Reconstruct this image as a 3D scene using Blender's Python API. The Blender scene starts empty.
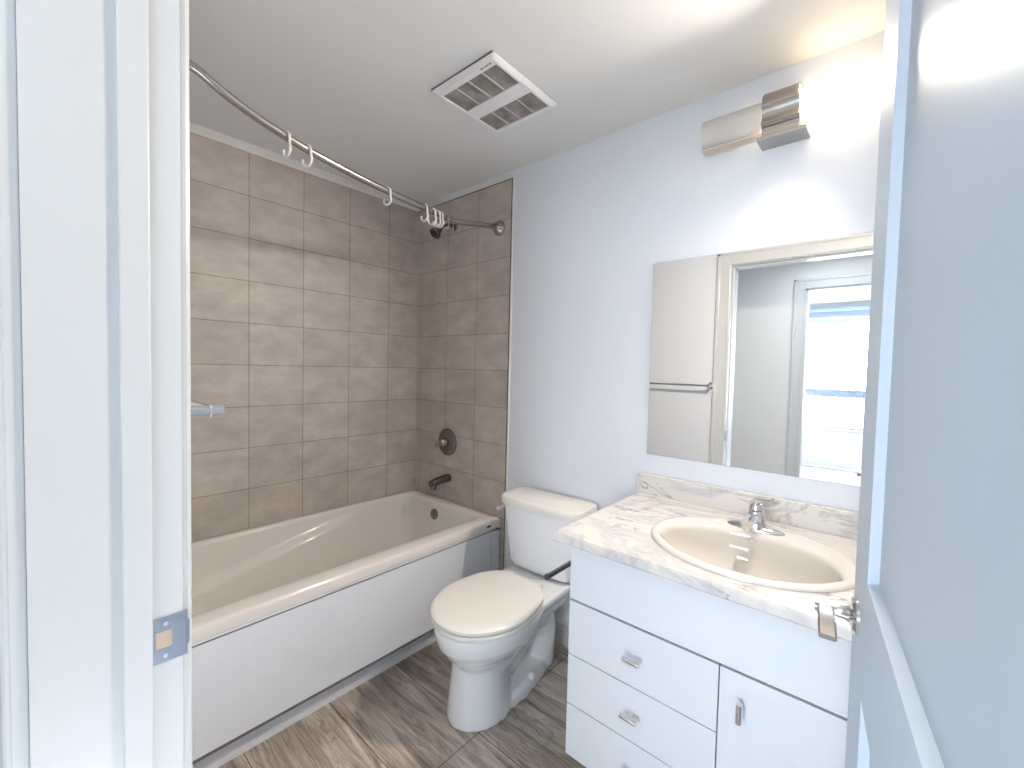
import bpy, bmesh, math, random
from mathutils import Vector, Matrix
random.seed(4)
S = bpy.context.scene
C = S.collection
PI = math.pi

# ---------------------------------------------------------------- camera
cam_d = bpy.data.cameras.new('camera')
cam = bpy.data.objects.new('camera', cam_d); C.objects.link(cam)
F_PX = 431.31
cam_d.sensor_fit = 'HORIZONTAL'; cam_d.sensor_width = 36.0
cam_d.lens = 36.0 * F_PX / 1024.0
cam_d.clip_start = 0.01; cam_d.clip_end = 500
YAW, PITCH, ROLL = 0.717749, 0.0375339, 0.0234703
cy, sy, cp, sp = math.cos(YAW), math.sin(YAW), math.cos(PITCH), math.sin(PITCH)
fw = Vector((-sy*cp, cy*cp, -sp)); rt = Vector((cy, sy, 0)); up = rt.cross(fw)
r2 = math.cos(ROLL)*rt + math.sin(ROLL)*up
u2 = -math.sin(ROLL)*rt + math.cos(ROLL)*up
M = Matrix((r2, u2, -fw)).transposed().to_4x4()
M.translation = Vector((2.3572, -1.7387, 1.3461))
cam.matrix_world = M
S.camera = cam

# ---------------------------------------------------------------- world, lights, exposure
S.view_settings.view_transform = 'Standard'
S.view_settings.look = 'None'
S.view_settings.gamma = 1.0
S.view_settings.use_curve_mapping = False
S.view_settings.exposure = 0.22
W = bpy.data.worlds.new('sky'); S.world = W; W.use_nodes = True
wn = W.node_tree.nodes; wl = W.node_tree.links; wn.clear()
bg = wn.new('ShaderNodeBackground'); wo = wn.new('ShaderNodeOutputWorld')
bg.inputs['Color'].default_value = (0.86, 0.92, 1.0, 1)
bg.inputs['Strength'].default_value = 19.0
wl.new(bg.outputs[0], wo.inputs[0])

def area(name, loc, rot, sx, sy_, power, col, portal=False, spread=180):
    d = bpy.data.lights.new(name, 'AREA'); d.shape = 'RECTANGLE'; d.size = sx; d.size_y = sy_
    d.energy = power; d.color = col; d.spread = math.radians(spread)
    if portal: d.cycles.is_portal = True
    o = bpy.data.objects.new(name, d); C.objects.link(o); o.location = loc; o.rotation_euler = rot
    return o
# the bedroom window is where the daylight comes in (sampling portal only)
area('window_daylight', (2.2, -6.10, 1.365), (math.radians(90), 0, 0), 2.38, 1.58, 1, (1, 1, 1), portal=True)

area('hall_fill_light', (2.0, -2.28, 2.345), (0, 0, 0), 0.40, 0.40, 6, (0.88, 0.94, 1.0))  # added cool fill from an unseen lamp in the hall

# ---------------------------------------------------------------- materials
def mat(name, col, rough=0.5, metal=0.0, coat=0.0, emit=None, strength=0, spec=0.5):
    m = bpy.data.materials.new(name); m.use_nodes = True
    b = m.node_tree.nodes['Principled BSDF']
    b.inputs['Base Color'].default_value = (*col, 1)
    b.inputs['Roughness'].default_value = rough
    b.inputs['Metallic'].default_value = metal
    b.inputs['Coat Weight'].default_value = coat
    b.inputs['Specular IOR Level'].default_value = spec
    if emit:
        b.inputs['Emission Color'].default_value = (*emit, 1)
        b.inputs['Emission Strength'].default_value = strength
    return m
def bump(m, scale, strength, dist=0.002, detail=3, stretch=(1, 1, 1)):
    t = m.node_tree; n = t.nodes; l = t.links
    tc = n.new('ShaderNodeTexCoord'); mp = n.new('ShaderNodeMapping'); mp.inputs['Scale'].default_value = stretch
    no = n.new('ShaderNodeTexNoise'); no.inputs['Scale'].default_value = scale; no.inputs['Detail'].default_value = detail
    bu = n.new('ShaderNodeBump'); bu.inputs['Strength'].default_value = strength; bu.inputs['Distance'].default_value = dist
    l.new(tc.outputs['Object'], mp.inputs[0]); l.new(mp.outputs[0], no.inputs['Vector'])
    l.new(no.outputs['Fac'], bu.inputs['Height']); l.new(bu.outputs[0], n['Principled BSDF'].inputs['Normal'])
def vary(m, c1, c2, scale, stretch=(1, 1, 1), detail=4):
    t = m.node_tree; n = t.nodes; l = t.links
    tc = n.new('ShaderNodeTexCoord'); mp = n.new('ShaderNodeMapping'); mp.inputs['Scale'].default_value = stretch
    no = n.new('ShaderNodeTexNoise'); no.inputs['Scale'].default_value = scale; no.inputs['Detail'].default_value = detail
    cr = n.new('ShaderNodeValToRGB'); cr.color_ramp.elements[0].position = 0.35; cr.color_ramp.elements[1].position = 0.65
    cr.color_ramp.elements[0].color = (*c1, 1); cr.color_ramp.elements[1].color = (*c2, 1)
    l.new(tc.outputs['Object'], mp.inputs[0]); l.new(mp.outputs[0], no.inputs['Vector'])
    l.new(no.outputs['Fac'], cr.inputs[0]); l.new(cr.outputs[0], n['Principled BSDF'].inputs['Base Color'])

M_wall = mat('wall_paint', (0.79, 0.825, 0.89), 0.55); bump(M_wall, 220, 0.06)
M_ceil = mat('ceiling_paint', (0.78, 0.775, 0.77), 0.8); bump(M_ceil, 160, 0.12)
M_trim = mat('white_trim_paint', (0.64, 0.66, 0.675), 0.30)
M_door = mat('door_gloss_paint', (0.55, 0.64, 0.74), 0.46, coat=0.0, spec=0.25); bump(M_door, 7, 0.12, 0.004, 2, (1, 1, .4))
M_tub = mat('tub_acrylic', (0.80, 0.765, 0.73), 0.16, coat=0.3)
M_apron = mat('tub_apron_acrylic', (0.84, 0.87, 0.93), 0.22, coat=0.2)
M_strip = mat('cream_strip', (0.82, 0.79, 0.75), 0.4)
M_gap = mat('dark_joint', (0.17, 0.17, 0.17), 0.8)
M_china = mat('white_china', (0.87, 0.89, 0.92), 0.08, coat=0.5)
M_seat = mat('seat_plastic', (0.84, 0.82, 0.77), 0.22)
M_sink = mat('sink_china', (0.73, 0.695, 0.645), 0.10, coat=0.5)
M_cab = mat('cabinet_white_laminate', (0.72, 0.76, 0.81), 0.33)
M_cabin = mat('cabinet_gap_grey', (0.30, 0.33, 0.37), 0.7)
M_chrome = mat('chrome', (0.78, 0.78, 0.80), 0.10, 1.0)
M_nickel = mat('brushed_nickel', (0.42, 0.395, 0.375), 0.22, 1.0)
M_dnickel = mat('dark_brushed_nickel', (0.22, 0.20, 0.195), 0.25, 1.0)
M_black = mat('black_rubber', (0.03, 0.028, 0.027), 0.6)
M_steel = mat('strike_steel', (0.36, 0.39, 0.45), 0.35, 1.0)
M_mirror = mat('mirror_glass', (0.90, 0.91, 0.91), 0.0, 1.0)
M_plastic = mat('white_plastic', (0.82, 0.82, 0.83), 0.35)
M_hook = mat('hook_plastic', (0.82, 0.80, 0.80), 0.30)
M_grille = mat('grille_grey', (0.33, 0.30, 0.275), 0.6)
M_rib = mat('rib_grey', (0.58, 0.56, 0.54), 0.5)
M_caulk = mat('caulk_beige', (0.62, 0.50, 0.40), 0.7)
M_edge = mat('tile_edge_trim', (0.12, 0.12, 0.13), 0.35, 0.8)
M_hall = mat('hall_paint', (0.80, 0.81, 0.80), 0.6)
M_carpet = mat('pale_floor', (0.50, 0.50, 0.50), 0.7)
M_rail = mat('balcony_metal', (0.055, 0.070, 0.105), 0.5)
M_blind = mat('blind_fabric', (0.42, 0.50, 0.62), 0.8)
M_snow = mat('pale_ground', (0.55, 0.60, 0.62), 0.9)
M_lit = mat('lit_glass', (0.9, 0.87, 0.8), 0.4, emit=(1.0, 0.76, 0.46), strength=4.0)
M_fill = mat('fill_lamp_glow', (0.9, 0.9, 0.9), 0.4, emit=(0.95, 0.97, 1.0), strength=3.0)  # glow of the added hall fill lamp
M_glass = mat('frosted_glass', (0.84, 0.82, 0.79), 0.35)
M_glass.node_tree.nodes['Principled BSDF'].inputs['Transmission Weight'].default_value = 0.35
M_lip = mat('glass_lip', (0.62, 0.52, 0.44), 0.4)
vary(M_grille, (0.24, 0.21, 0.19), (0.42, 0.40, 0.39), 14)
M_clear = mat('clear_plastic', (0.75, 0.75, 0.76), 0.1)
M_clear.node_tree.nodes['Principled BSDF'].inputs['Transmission Weight'].default_value = 0.7

def tile_mat(name, axis):
    """beige wall tiles 0.2577 x 0.203, axis = index of the horizontal coordinate"""
    m = mat(name, (0.5, 0.4, 0.33), 0.42); t = m.node_tree; n = t.nodes; l = t.links; b = n['Principled BSDF']
    tc = n.new('ShaderNodeTexCoord'); sx = n.new('ShaderNodeSeparateXYZ'); cx = n.new('ShaderNodeCombineXYZ')
    l.new(tc.outputs['Object'], sx.inputs[0])
    ah = n.new('ShaderNodeMath'); ah.operation = 'ADD'; ah.inputs[1].default_value = 5*0.2577 + (0.2259 if axis == 1 else -0.047 + 0.0)
    l.new(sx.outputs[axis], ah.inputs[0])
    az = n.new('ShaderNodeMath'); az.operation = 'ADD'; az.inputs[1].default_value = 10*0.203 - 1.3295
    l.new(sx.outputs[2], az.inputs[0])
    l.new(ah.outputs[0], cx.inputs[0]); l.new(az.outputs[0], cx.inputs[1])
    br = n.new('ShaderNodeTexBrick'); br.offset = 0.0; br.squash = 1.0
    br.inputs['Scale'].default_value = 1.0; br.inputs['Brick Width'].default_value = 0.2577; br.inputs['Row Height'].default_value = 0.203
    br.inputs['Mortar Size'].default_value = 0.0021; br.inputs['Mortar Smooth'].default_value = 0.3
    br.inputs['Color1'].default_value = (0.50, 0.445, 0.40, 1); br.inputs['Color2'].default_value = (0.565, 0.505, 0.46, 1)
    br.inputs['Mortar'].default_value = (0.31, 0.24, 0.18, 1)
    l.new(cx.outputs[0], br.inputs['Vector'])
    n1 = n.new('ShaderNodeTexNoise'); n1.inputs['Scale'].default_value = 9; n1.inputs['Detail'].default_value = 7; n1.inputs['Roughness'].default_value = 0.6
    mp = n.new('ShaderNodeMapping'); mp.inputs['Scale'].default_value = (0.8, 0.8, 1.5); mp.inputs['Rotation'].default_value = (0.2, 0.3, 0.1)
    l.new(tc.outputs['Object'], mp.inputs[0]); l.new(mp.outputs[0], n1.inputs['Vector'])
    mr = n.new('ShaderNodeMapRange'); mr.inputs[1].default_value = 0.3; mr.inputs[2].default_value = 0.7; mr.inputs[3].default_value = 0.82; mr.inputs[4].default_value = 1.14
    l.new(n1.outputs['Fac'], mr.inputs[0])
    mx = n.new('ShaderNodeMix'); mx.data_type = 'RGBA'; mx.blend_type = 'MULTIPLY'; mx.inputs['Factor'].default_value = 1.0
    l.new(br.outputs['Color'], mx.inputs['A']); l.new(mr.outputs[0], mx.inputs['B'])
    l.new(mx.outputs['Result'], b.inputs['Base Color'])
    bu = n.new('ShaderNodeBump'); bu.inputs['Strength'].default_value = 0.6; bu.inputs['Distance'].default_value = 0.002; bu.invert = True
    l.new(br.outputs['Fac'], bu.inputs['Height']); l.new(bu.outputs[0], b.inputs['Normal'])
    return m
M_tileL = tile_mat('beige_tile_long', 1)
M_tileW = tile_mat('beige_tile_end', 0)

def floor_mat():
    m = mat('floor_tile', (0.2, 0.17, 0.15), 0.36); t = m.node_tree; n = t.nodes; l = t.links; b = n['Principled BSDF']
    tc = n.new('ShaderNodeTexCoord')
    mp = n.new('ShaderNodeMapping'); mp.inputs['Location'].default_value = (-1.275 + 10*0.61, 0.64 + 0.303*10, 0)
    l.new(tc.outputs['Object'], mp.inputs[0])
    br = n.new('ShaderNodeTexBrick'); br.offset = 0.0; br.offset_frequency = 2
    br.inputs['Scale'].default_value = 1.0; br.inputs['Brick Width'].default_value = 0.61; br.inputs['Row Height'].default_value = 0.303
    br.inputs['Mortar Size'].default_value = 0.0016; br.inputs['Mortar Smooth'].default_value = 0.1
    br.inputs['Color1'].default_value = (0.98, 0.97, 0.96, 1); br.inputs['Color2'].default_value = (1.25, 1.22, 1.19, 1)
    br.inputs['Mortar'].default_value = (0.22, 0.20, 0.19, 1)
    l.new(mp.outputs[0], br.inputs['Vector'])
    m2 = n.new('ShaderNodeMapping'); m2.inputs['Scale'].default_value = (1.1, 9.0, 1.0); l.new(tc.outputs['Object'], m2.inputs[0])
    n1 = n.new('ShaderNodeTexNoise'); n1.inputs['Scale'].default_value = 2.6; n1.inputs['Detail'].default_value = 9; n1.inputs['Roughness'].default_value = 0.68; n1.inputs['Distortion'].default_value = 0.9
    l.new(m2.outputs[0], n1.inputs['Vector'])
    cr = n.new('ShaderNodeValToRGB'); e = cr.color_ramp.elements
    e[0].position = 0.30; e[0].color = (0.16, 0.125, 0.10, 1); e[1].position = 0.70; e[1].color = (0.80, 0.73, 0.65, 1)
    k = e.new(0.45); k.color = (0.40, 0.335, 0.285, 1); k = e.new(0.56); k.color = (0.56, 0.49, 0.425, 1)
    l.new(n1.outputs['Fac'], cr.inputs[0])
    m3 = n.new('ShaderNodeMapping'); m3.inputs['Scale'].default_value = (0.9, 13.0, 1.0); m3.inputs['Rotation'].default_value = (0, 0, 0.05); l.new(tc.outputs['Object'], m3.inputs[0])
    n3 = n.new('ShaderNodeTexNoise'); n3.inputs['Scale'].default_value = 2.2; n3.inputs['Detail'].default_value = 5; n3.inputs['Roughness'].default_value = 0.6; n3.inputs['Distortion'].default_value = 1.6
    l.new(m3.outputs[0], n3.inputs['Vector'])
    a3 = n.new('ShaderNodeMath'); a3.operation = 'SUBTRACT'; a3.inputs[1].default_value = 0.5; l.new(n3.outputs['Fac'], a3.inputs[0])
    b3 = n.new('ShaderNodeMath'); b3.operation = 'ABSOLUTE'; l.new(a3.outputs[0], b3.inputs[0])
    r3 = n.new('ShaderNodeMapRange'); r3.inputs[1].default_value = 0.0; r3.inputs[2].default_value = 0.035; r3.inputs[3].default_value = 0.52; r3.inputs[4].default_value = 0.88; l.new(b3.outputs[0], r3.inputs[0])
    x3 = n.new('ShaderNodeMix'); x3.data_type = 'RGBA'; x3.blend_type = 'MULTIPLY'; x3.inputs['Factor'].default_value = 1.0
    l.new(cr.outputs[0], x3.inputs['A']); l.new(r3.outputs[0], x3.inputs['B'])
    mx = n.new('ShaderNodeMix'); mx.data_type = 'RGBA'; mx.blend_type = 'MULTIPLY'; mx.inputs['Factor'].default_value = 1.0
    l.new(x3.outputs['Result'], mx.inputs['A']); l.new(br.outputs['Color'], mx.inputs['B'])
    l.new(mx.outputs['Result'], b.inputs['Base Color'])
    bu = n.new('ShaderNodeBump'); bu.inputs['Strength'].default_value = 0.15; bu.inputs['Distance'].default_value = 0.002
    l.new(n1.outputs['Fac'], bu.inputs['Height']); l.new(bu.outputs[0], b.inputs['Normal'])
    return m
M_floor = floor_mat()

def marble_mat():
    m = mat('marble_laminate', (0.8, 0.8, 0.8), 0.22); t = m.node_tree; n = t.nodes; l = t.links; b = n['Principled BSDF']
    tc = n.new('ShaderNodeTexCoord')
    def veins(scale, rotz, stretch, lo, hi, seed):
        mp = n.new('ShaderNodeMapping'); mp.inputs['Rotation'].default_value = (0, 0, rotz); mp.inputs['Scale'].default_value = stretch
        mp.inputs['Location'].default_value = (seed, seed*.7, 0)
        l.new(tc.outputs['Object'], mp.inputs[0])
        no = n.new('ShaderNodeTexNoise'); no.inputs['Scale'].default_value = scale; no.inputs['Detail'].default_value = 6; no.inputs['Roughness'].default_value = 0.58; no.inputs['Distortion'].default_value = 1.1
        l.new(mp.outputs[0], no.inputs['Vector'])
        a = n.new('ShaderNodeMath'); a.operation = 'SUBTRACT'; a.inputs[1].default_value = 0.5; l.new(no.outputs['Fac'], a.inputs[0])
        ab = n.new('ShaderNodeMath'); ab.operation = 'ABSOLUTE'; l.new(a.outputs[0], ab.inputs[0])
        mr = n.new('ShaderNodeMapRange'); mr.inputs[1].default_value = lo; mr.inputs[2].default_value = hi; mr.inputs[3].default_value = 1; mr.inputs[4].default_value = 0
        l.new(ab.outputs[0], mr.inputs[0]); return mr.outputs[0]
    v1 = veins(3.4, 0.35, (1.0, 4.2, 1.8), 0.0, 0.020, 3.1)
    v2 = veins(3.0, -0.3, (1.0, 2.0, 1.5), 0.0, 0.07, 7.7)
    # break the veins up with a large mask
    ms = n.new('ShaderNodeTexNoise'); ms.inputs['Scale'].default_value = 6.0; l.new(tc.outputs['Object'], ms.inputs['Vector'])
    mr = n.new('ShaderNodeMapRange'); mr.inputs[1].default_value = 0.45; mr.inputs[2].default_value = 0.66; l.new(ms.outputs['Fac'], mr.inputs[0])
    mu = n.new('ShaderNodeMath'); mu.operation = 'MULTIPLY'; l.new(v1, mu.inputs[0]); l.new(mr.outputs[0], mu.inputs[1])
    mx = n.new('ShaderNodeMix'); mx.data_type = 'RGBA'; l.new(v2, mx.inputs['Factor'])
    mx.inputs['A'].default_value = (0.73, 0.70, 0.665, 1); mx.inputs['B'].default_value = (0.58, 0.57, 0.59, 1)
    m2 = n.new('ShaderNodeMix'); m2.data_type = 'RGBA'; l.new(mu.outputs[0], m2.inputs['Factor'])
    l.new(mx.outputs['Result'], m2.inputs['A']); m2.inputs['B'].default_value = (0.30, 0.27, 0.28, 1)
    l.new(m2.outputs['Result'], b.inputs['Base Color'])
    return m
M_marble = marble_mat()

# ---------------------------------------------------------------- mesh helpers
def B(): return bmesh.new()
def add_box(bm, x0, x1, y0, y1, z0, z1, bevel=0.0, seg=2):
    r = bmesh.ops.create_cube(bm, size=1.0)
    vs = r['verts']
    for v in vs:
        v.co = Vector((x0+(v.co.x+.5)*(x1-x0), y0+(v.co.y+.5)*(y1-y0), z0+(v.co.z+.5)*(z1-z0)))
    if bevel > 0:
        es = list({e for v in vs for e in v.link_edges})
        bmesh.ops.bevel(bm, geom=es, offset=bevel, segments=seg, profile=0.5, affect='EDGES')
def add_rings(bm, rings, cap0=True, cap1=True):
    """rings: lists of equal length of points; bridged in order"""
    vr = [[bm.verts.new(p) for p in r] for r in rings]
    n = len(vr[0])
    for a, b in zip(vr, vr[1:]):
        for i in range(n):
            j = (i+1) % n
            bm.faces.new((a[i], a[j], b[j], b[i]))
    if cap0: bm.faces.new(list(reversed(vr[0])))
    if cap1: bm.faces.new(vr[-1])
def add_tube(bm, pts, r, n=14, cap=True):
    pts = [Vector(p) for p in pts]
    rings = []; T0 = None; ref = None
    for i, p in enumerate(pts):
        if i == 0: T = pts[1]-pts[0]
        elif i == len(pts)-1: T = pts[-1]-pts[-2]
        else: T = (pts[i+1]-p).normalized() + (p-pts[i-1]).normalized()
        T.normalize()
        if ref is None:
            ref = Vector((0, 0, 1)) if abs(T.z) < 0.9 else Vector((1, 0, 0))
        s = T.cross(ref).normalized(); ref = s.cross(T).normalized()
        rr = r[i] if isinstance(r, (list, tuple)) else r
        rings.append([p + rr*(math.cos(2*PI*k/n)*s + math.sin(2*PI*k/n)*ref) for k in range(n)])
    add_rings(bm, rings, cap, cap)
def add_lathe(bm, prof, origin, axis, n=28):
    """prof: [(radius, distance along axis)]"""
    axis = Vector(axis).normalized(); ref = Vector((0, 0, 1)) if abs(axis.z) < 0.9 else Vector((1, 0, 0))
    s = axis.cross(ref).normalized(); t = s.cross(axis).normalized(); o = Vector(origin)
    add_rings(bm, [[o + axis*d + max(r, 1e-5)*(math.cos(2*PI*k/n)*s + math.sin(2*PI*k/n)*t) for k in range(n)] for r, d in prof])
def rrect(x0, x1, y0, y1, r, z, nc=6, ns=1):
    """rounded rectangle, counter-clockwise, ns extra points on every side"""
    P = []
    cs = [((x1-r, y0+r), -PI/2), ((x1-r, y1-r), 0), ((x0+r, y1-r), PI/2), ((x0+r, y0+r), PI)]
    for i, ((cx, cy_), a0) in enumerate(cs):
        arc = [Vector((cx+r*math.cos(a0+PI/2*k/nc), cy_+r*math.sin(a0+PI/2*k/nc), z)) for k in range(nc+1)]
        P += arc
        (nx, ny), b0 = cs[(i+1) % 4]
        q = Vector((nx+r*math.cos(b0), ny+r*math.sin(b0), z))
        for k in range(1, ns): P.append(arc[-1].lerp(q, k/ns))
    return P
def obj(name, bm, m, parent=None, smooth=None, world=True):
    bmesh.ops.recalc_face_normals(bm, faces=bm.faces)
    if parent is not None and world:
        r = parent
        while r.parent: r = r.parent
        bmesh.ops.translate(bm, verts=bm.verts, vec=-r.location)
    me = bpy.data.meshes.new(name); bm.to_mesh(me); bm.free()
    for q in (m if isinstance(m, (list, tuple)) else [m]): me.materials.append(q)
    if smooth is not None:
        me.polygons.foreach_set('use_smooth', [True]*len(me.polygons)); me.update()
        me.set_sharp_from_angle(angle=math.radians(smooth))
    o = bpy.data.objects.new(name, me); C.objects.link(o)
    if parent is not None: o.parent = parent
    return o
def tag(o, label, cat, group=None):
    o['label'] = label; o['category'] = cat
    if group: o['group'] = group
    return o
def thing(name, label, cat, loc=(0, 0, 0), rz=0, group=None):
    o = bpy.data.objects.new(name, None); C.objects.link(o); o.empty_display_size = 0.05
    o.location = loc; o.rotation_euler = (0, 0, rz); return tag(o, label, cat, group)
def struct(name, bm, m, parent=None, smooth=None):
    o = obj(name, bm, m, parent, smooth)
    if parent is None: o['kind'] = 'structure'
    return o
def dup(root, loc):
    r = root.copy(); C.objects.link(r); r.location = loc
    for ch in list(root.children):
        c = ch.copy(); C.objects.link(c); c.parent = r
        for g in ch.children:
            d = g.copy(); C.objects.link(d); d.parent = c
    return r

# ================================================================ STRUCTURE
CEIL = 2.392; XR = 2.58; YD = -1.566; YH = -1.735; XJ = 1.500; XJR = 2.446; HEAD = 2.095
HY = -2.83; BY0 = -2.95; BY1 = -6.05
bm = B(); add_box(bm, -0.12, XR+0.12, YD, 0.12, -0.10, 0.0); struct('floor', bm, M_floor)
bm = B(); add_box(bm, -0.12, XR+0.12, YH, 0.12, CEIL, CEIL+0.12); struct('ceiling', bm, M_ceil)
bm = B(); add_box(bm, -0.12, 0.0, YD, 0.12, 0.0, CEIL); struct('wall_left', bm, M_ceil)
bm = B(); add_box(bm, 0.0, XR, 0.0, 0.12, 0.0, CEIL); struct('wall_back', bm, M_wall)
bm = B(); add_box(bm, XR, XR+0.12, YD, 0.12, 0.0, CEIL); struct('wall_right', bm, M_wall)
# door wall, pierced by the doorway
bm = B()
add_box(bm, -0.12, XJ-0.02, YH, YD, 0, CEIL)
add_box(bm, XJR+0.02, XR+0.12, YH, YD, 0, CEIL)
add_box(bm, XJ-0.02, XJR+0.02, YH, YD, HEAD+0.02, CEIL)
struct('wall_front', bm, M_wall)
# tiled surfaces (a slab of tile on two walls)
bm = B(); add_box(bm, 0.0, 0.008, YD+0.002, -0.008, 0.40, 2.3445); struct('wall_tile_left', bm, M_tileL)
bm = B(); add_box(bm, 0.0, 0.815, -0.008, 0.0, 0.0, 2.3445); struct('wall_tile_back', bm, M_tileW)
bm = B(); add_box(bm, 0.815, 0.820, -0.011, 0.0, 0.0, 2.3475); add_box(bm, 0.008, 0.815, -0.0105, 0.0, 2.3445, 2.3475)
struct('trim_1', bm, M_edge)
bm = B(); add_box(bm, 0.0, 0.010, YD+0.002, -0.002, 2.3450, 2.363, 0.002); add_box(bm, 0.010, 0.824, -0.0125, 0.0, 2.3476, 2.358, 0.001); add_box(bm, 0.8202, 0.8245, -0.009, 0.0, 0.0, 2.3476); struct('trim_2', bm, M_strip)
# baseboard along the back wall and the door wall
def baseboard(bm, pts, h=0.115):
    # profile swept between two points; pts: (x0, x1) at the back wall
    x0, x1 = pts
    prof = [(0, 0), (-0.013, 0), (-0.013, h-0.035), (-0.010, h-0.028), (-0.010, h-0.012), (-0.004, h), (0, h)]
    a = [bm.verts.new((x0, y, z)) for y, z in prof]; b = [bm.verts.new((x1, y, z)) for y, z in prof]
    n = len(prof)
    for i in range(n): bm.faces.new((a[i], a[(i+1) % n], b[(i+1) % n], b[i]))
    bm.faces.new(a[::-1]); bm.faces.new(b)
bm = B(); baseboard(bm, (0.825, 1.605)); bbk = struct('baseboard_back', bm, M_trim)
bm = B(); add_box(bm, 0.825, 1.605, -0.018, -0.0131, 0.0, 0.006); struct('caulk_line', bm, M_caulk, bbk)
bm = B(); add_box(bm, 0.83, 1.400, YD, YD+0.013, 0, 0.115, 0.002); struct('baseboard_front', bm, M_trim)
bm = B(); add_box(bm, XR-0.013, XR, YD+0.02, -0.65, 0, 0.115, 0.002); struct('baseboard_right', bm, M_trim)
# door frame: jambs, head, stops, casings on both faces of the wall
bm = B()
add_box(bm, XJ-0.02, XJ, YH, YD, 0, HEAD+0.02)
add_box(bm, XJR, XJR+0.02, YH, YD, 0, HEAD+0.02)
add_box(bm, XJ, XJR, YH, YD, HEAD, HEAD+0.02)
frame = struct('door_frame', bm, M_trim)
frame['kind'] = 'structure'
bm = B()
add_box(bm, XJ, XJ+0.007, -1.640, -1.605, 0, HEAD, 0.002)
add_box(bm, XJR-0.010, XJR, -1.640, -1.605, 0, HEAD, 0.002)
add_box(bm, XJ+.01, XJR-.01, -1.640, -1.605, HEAD-0.010, HEAD, 0.002)
struct('door_stop', bm, M_trim, frame)
def casing(bm, ys, x0, x1, top, sgn, k=1.0):
    """flat casing with a raised outer band and an inner bead; ys wall face, sgn direction it stands out"""
    def piece(a0, a1, b0, b1, t, bv):
        y0, y1 = sorted((ys, ys+sgn*t*k)); add_box(bm, a0, a1, y0, y1, b0, b1, bv)
    w = 0.090
    for s in (-1, 1):
        e = x0 if s < 0 else x1
        lo, hi = sorted((e, e+s*w)); piece(lo, hi, 0, top+w, 0.011, 0.002)
        lo, hi = sorted((e+s*(w-0.022), e+s*w)); piece(lo, hi, 0, top+w, 0.018, 0.003)
        lo, hi = sorted((e+s*0.001, e+s*0.011)); piece(lo, hi, 0, top+0.011, 0.0155, 0.004)
    piece(x0, x1, top, top+w, 0.011, 0.002); piece(x0-w, x1+w, top+w-0.022, top+w, 0.018, 0.003)
    piece(x0-0.011, x1+0.011, top+0.001, top+0.011, 0.0155, 0.004)
bm = B(); casing(bm, YD, XJ-0.004, XJR+0.004, HEAD+0.004, 1, 0.9); struct('casing', bm, M_trim, frame)
bm = B(); casing(bm, YH, XJ-0.004, XJR+0.004, HEAD+0.004, -1, 1.6); struct('casing', bm, M_trim, frame)
# strike plate on the jamb
bm = B()
zc = 0.898
add_box(bm, XJ, XJ+0.0018, -1.608, -1.560, zc+0.014, zc+0.037, 0.0008, 1)
add_box(bm, XJ, XJ+0.0018, -1.608, -1.560, zc-0.037, zc-0.014, 0.0008, 1)
add_box(bm, XJ, XJ+0.0018, -1.608, -1.601, zc-0.014, zc+0.014, 0.0008, 1)
add_box(bm, XJ, XJ+0.0026, -1.580, -1.5605, zc-0.024, zc+0.024, 0.0008, 1)
add_box(bm, XJ-0.001, XJ+0.0014, -1.5625, -1.557, zc-0.020, zc+0.020, 0.0008, 1)
sp_ = struct('strike_plate', bm, M_steel, frame); sp_['label'] = 'brushed steel strike plate with latch hole'
bm = B(); add_box(bm, XJ+0.0001, XJ+0.0006, -1.601, -1.580, zc-0.014, zc+0.014); struct('latch_hole', bm, M_caulk, sp_)
for dz in (0.026, -0.026):
    bm = B(); add_lathe(bm, [(0.0001, 0), (0.0040, 0), (0.0036, 0.0012), (0.0001, 0.0016)], (XJ+0.0015, -1.588, zc+dz), (1, 0, 0), 16)
    struct('screw', bm, M_chrome, sp_, 40)

# ---------------------------------------------------------------- the open door (leaf local: x along leaf, +y visible face)
DW = 0.90; DANG = math.radians(7.0); DH = 2.085
ddir = Vector((-math.sin(DANG), math.cos(DANG), 0))
free = Vector((2.324, -0.668, 0)); hinge = free - ddir*DW
bm = B(); T = 0.035; RC = 0.014
st = 0.172
zs = [0.012, 0.22, 0.815, 1.010, 1.985, DH]
add_box(bm, 0, st, -T, 0, zs[0], zs[5])
add_box(bm, DW-st, DW, -T, 0, zs[0], zs[5])
for a, b in ((0, 1), (2, 3), (4, 5)): add_box(bm, st, DW-st, -T, 0, zs[a], zs[b])
for a, b in ((1, 2), (3, 4)):
    x0, x1, z0, z1 = st, DW-st, zs[a], zs[b]
    for (yo, yi, s) in ((0, -RC, 1), (-T, -T+RC, -1)):
        q = 0.006
        o_ = [(x0, yo, z0), (x1, yo, z0), (x1, yo, z1), (x0, yo, z1)]
        i_ = [(x0+q, yi, z0+q), (x1-q, yi, z0+q), (x1-q, yi, z1-q), (x0+q, yi, z1-q)]
        add_rings(bm, [o_, i_], False, True)
door = obj('door_1', bm, M_door); door['kind'] = 'structure'
door.location = hinge; door.rotation_euler = (0, 0, math.atan2(ddir.y, ddir.x))
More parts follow.
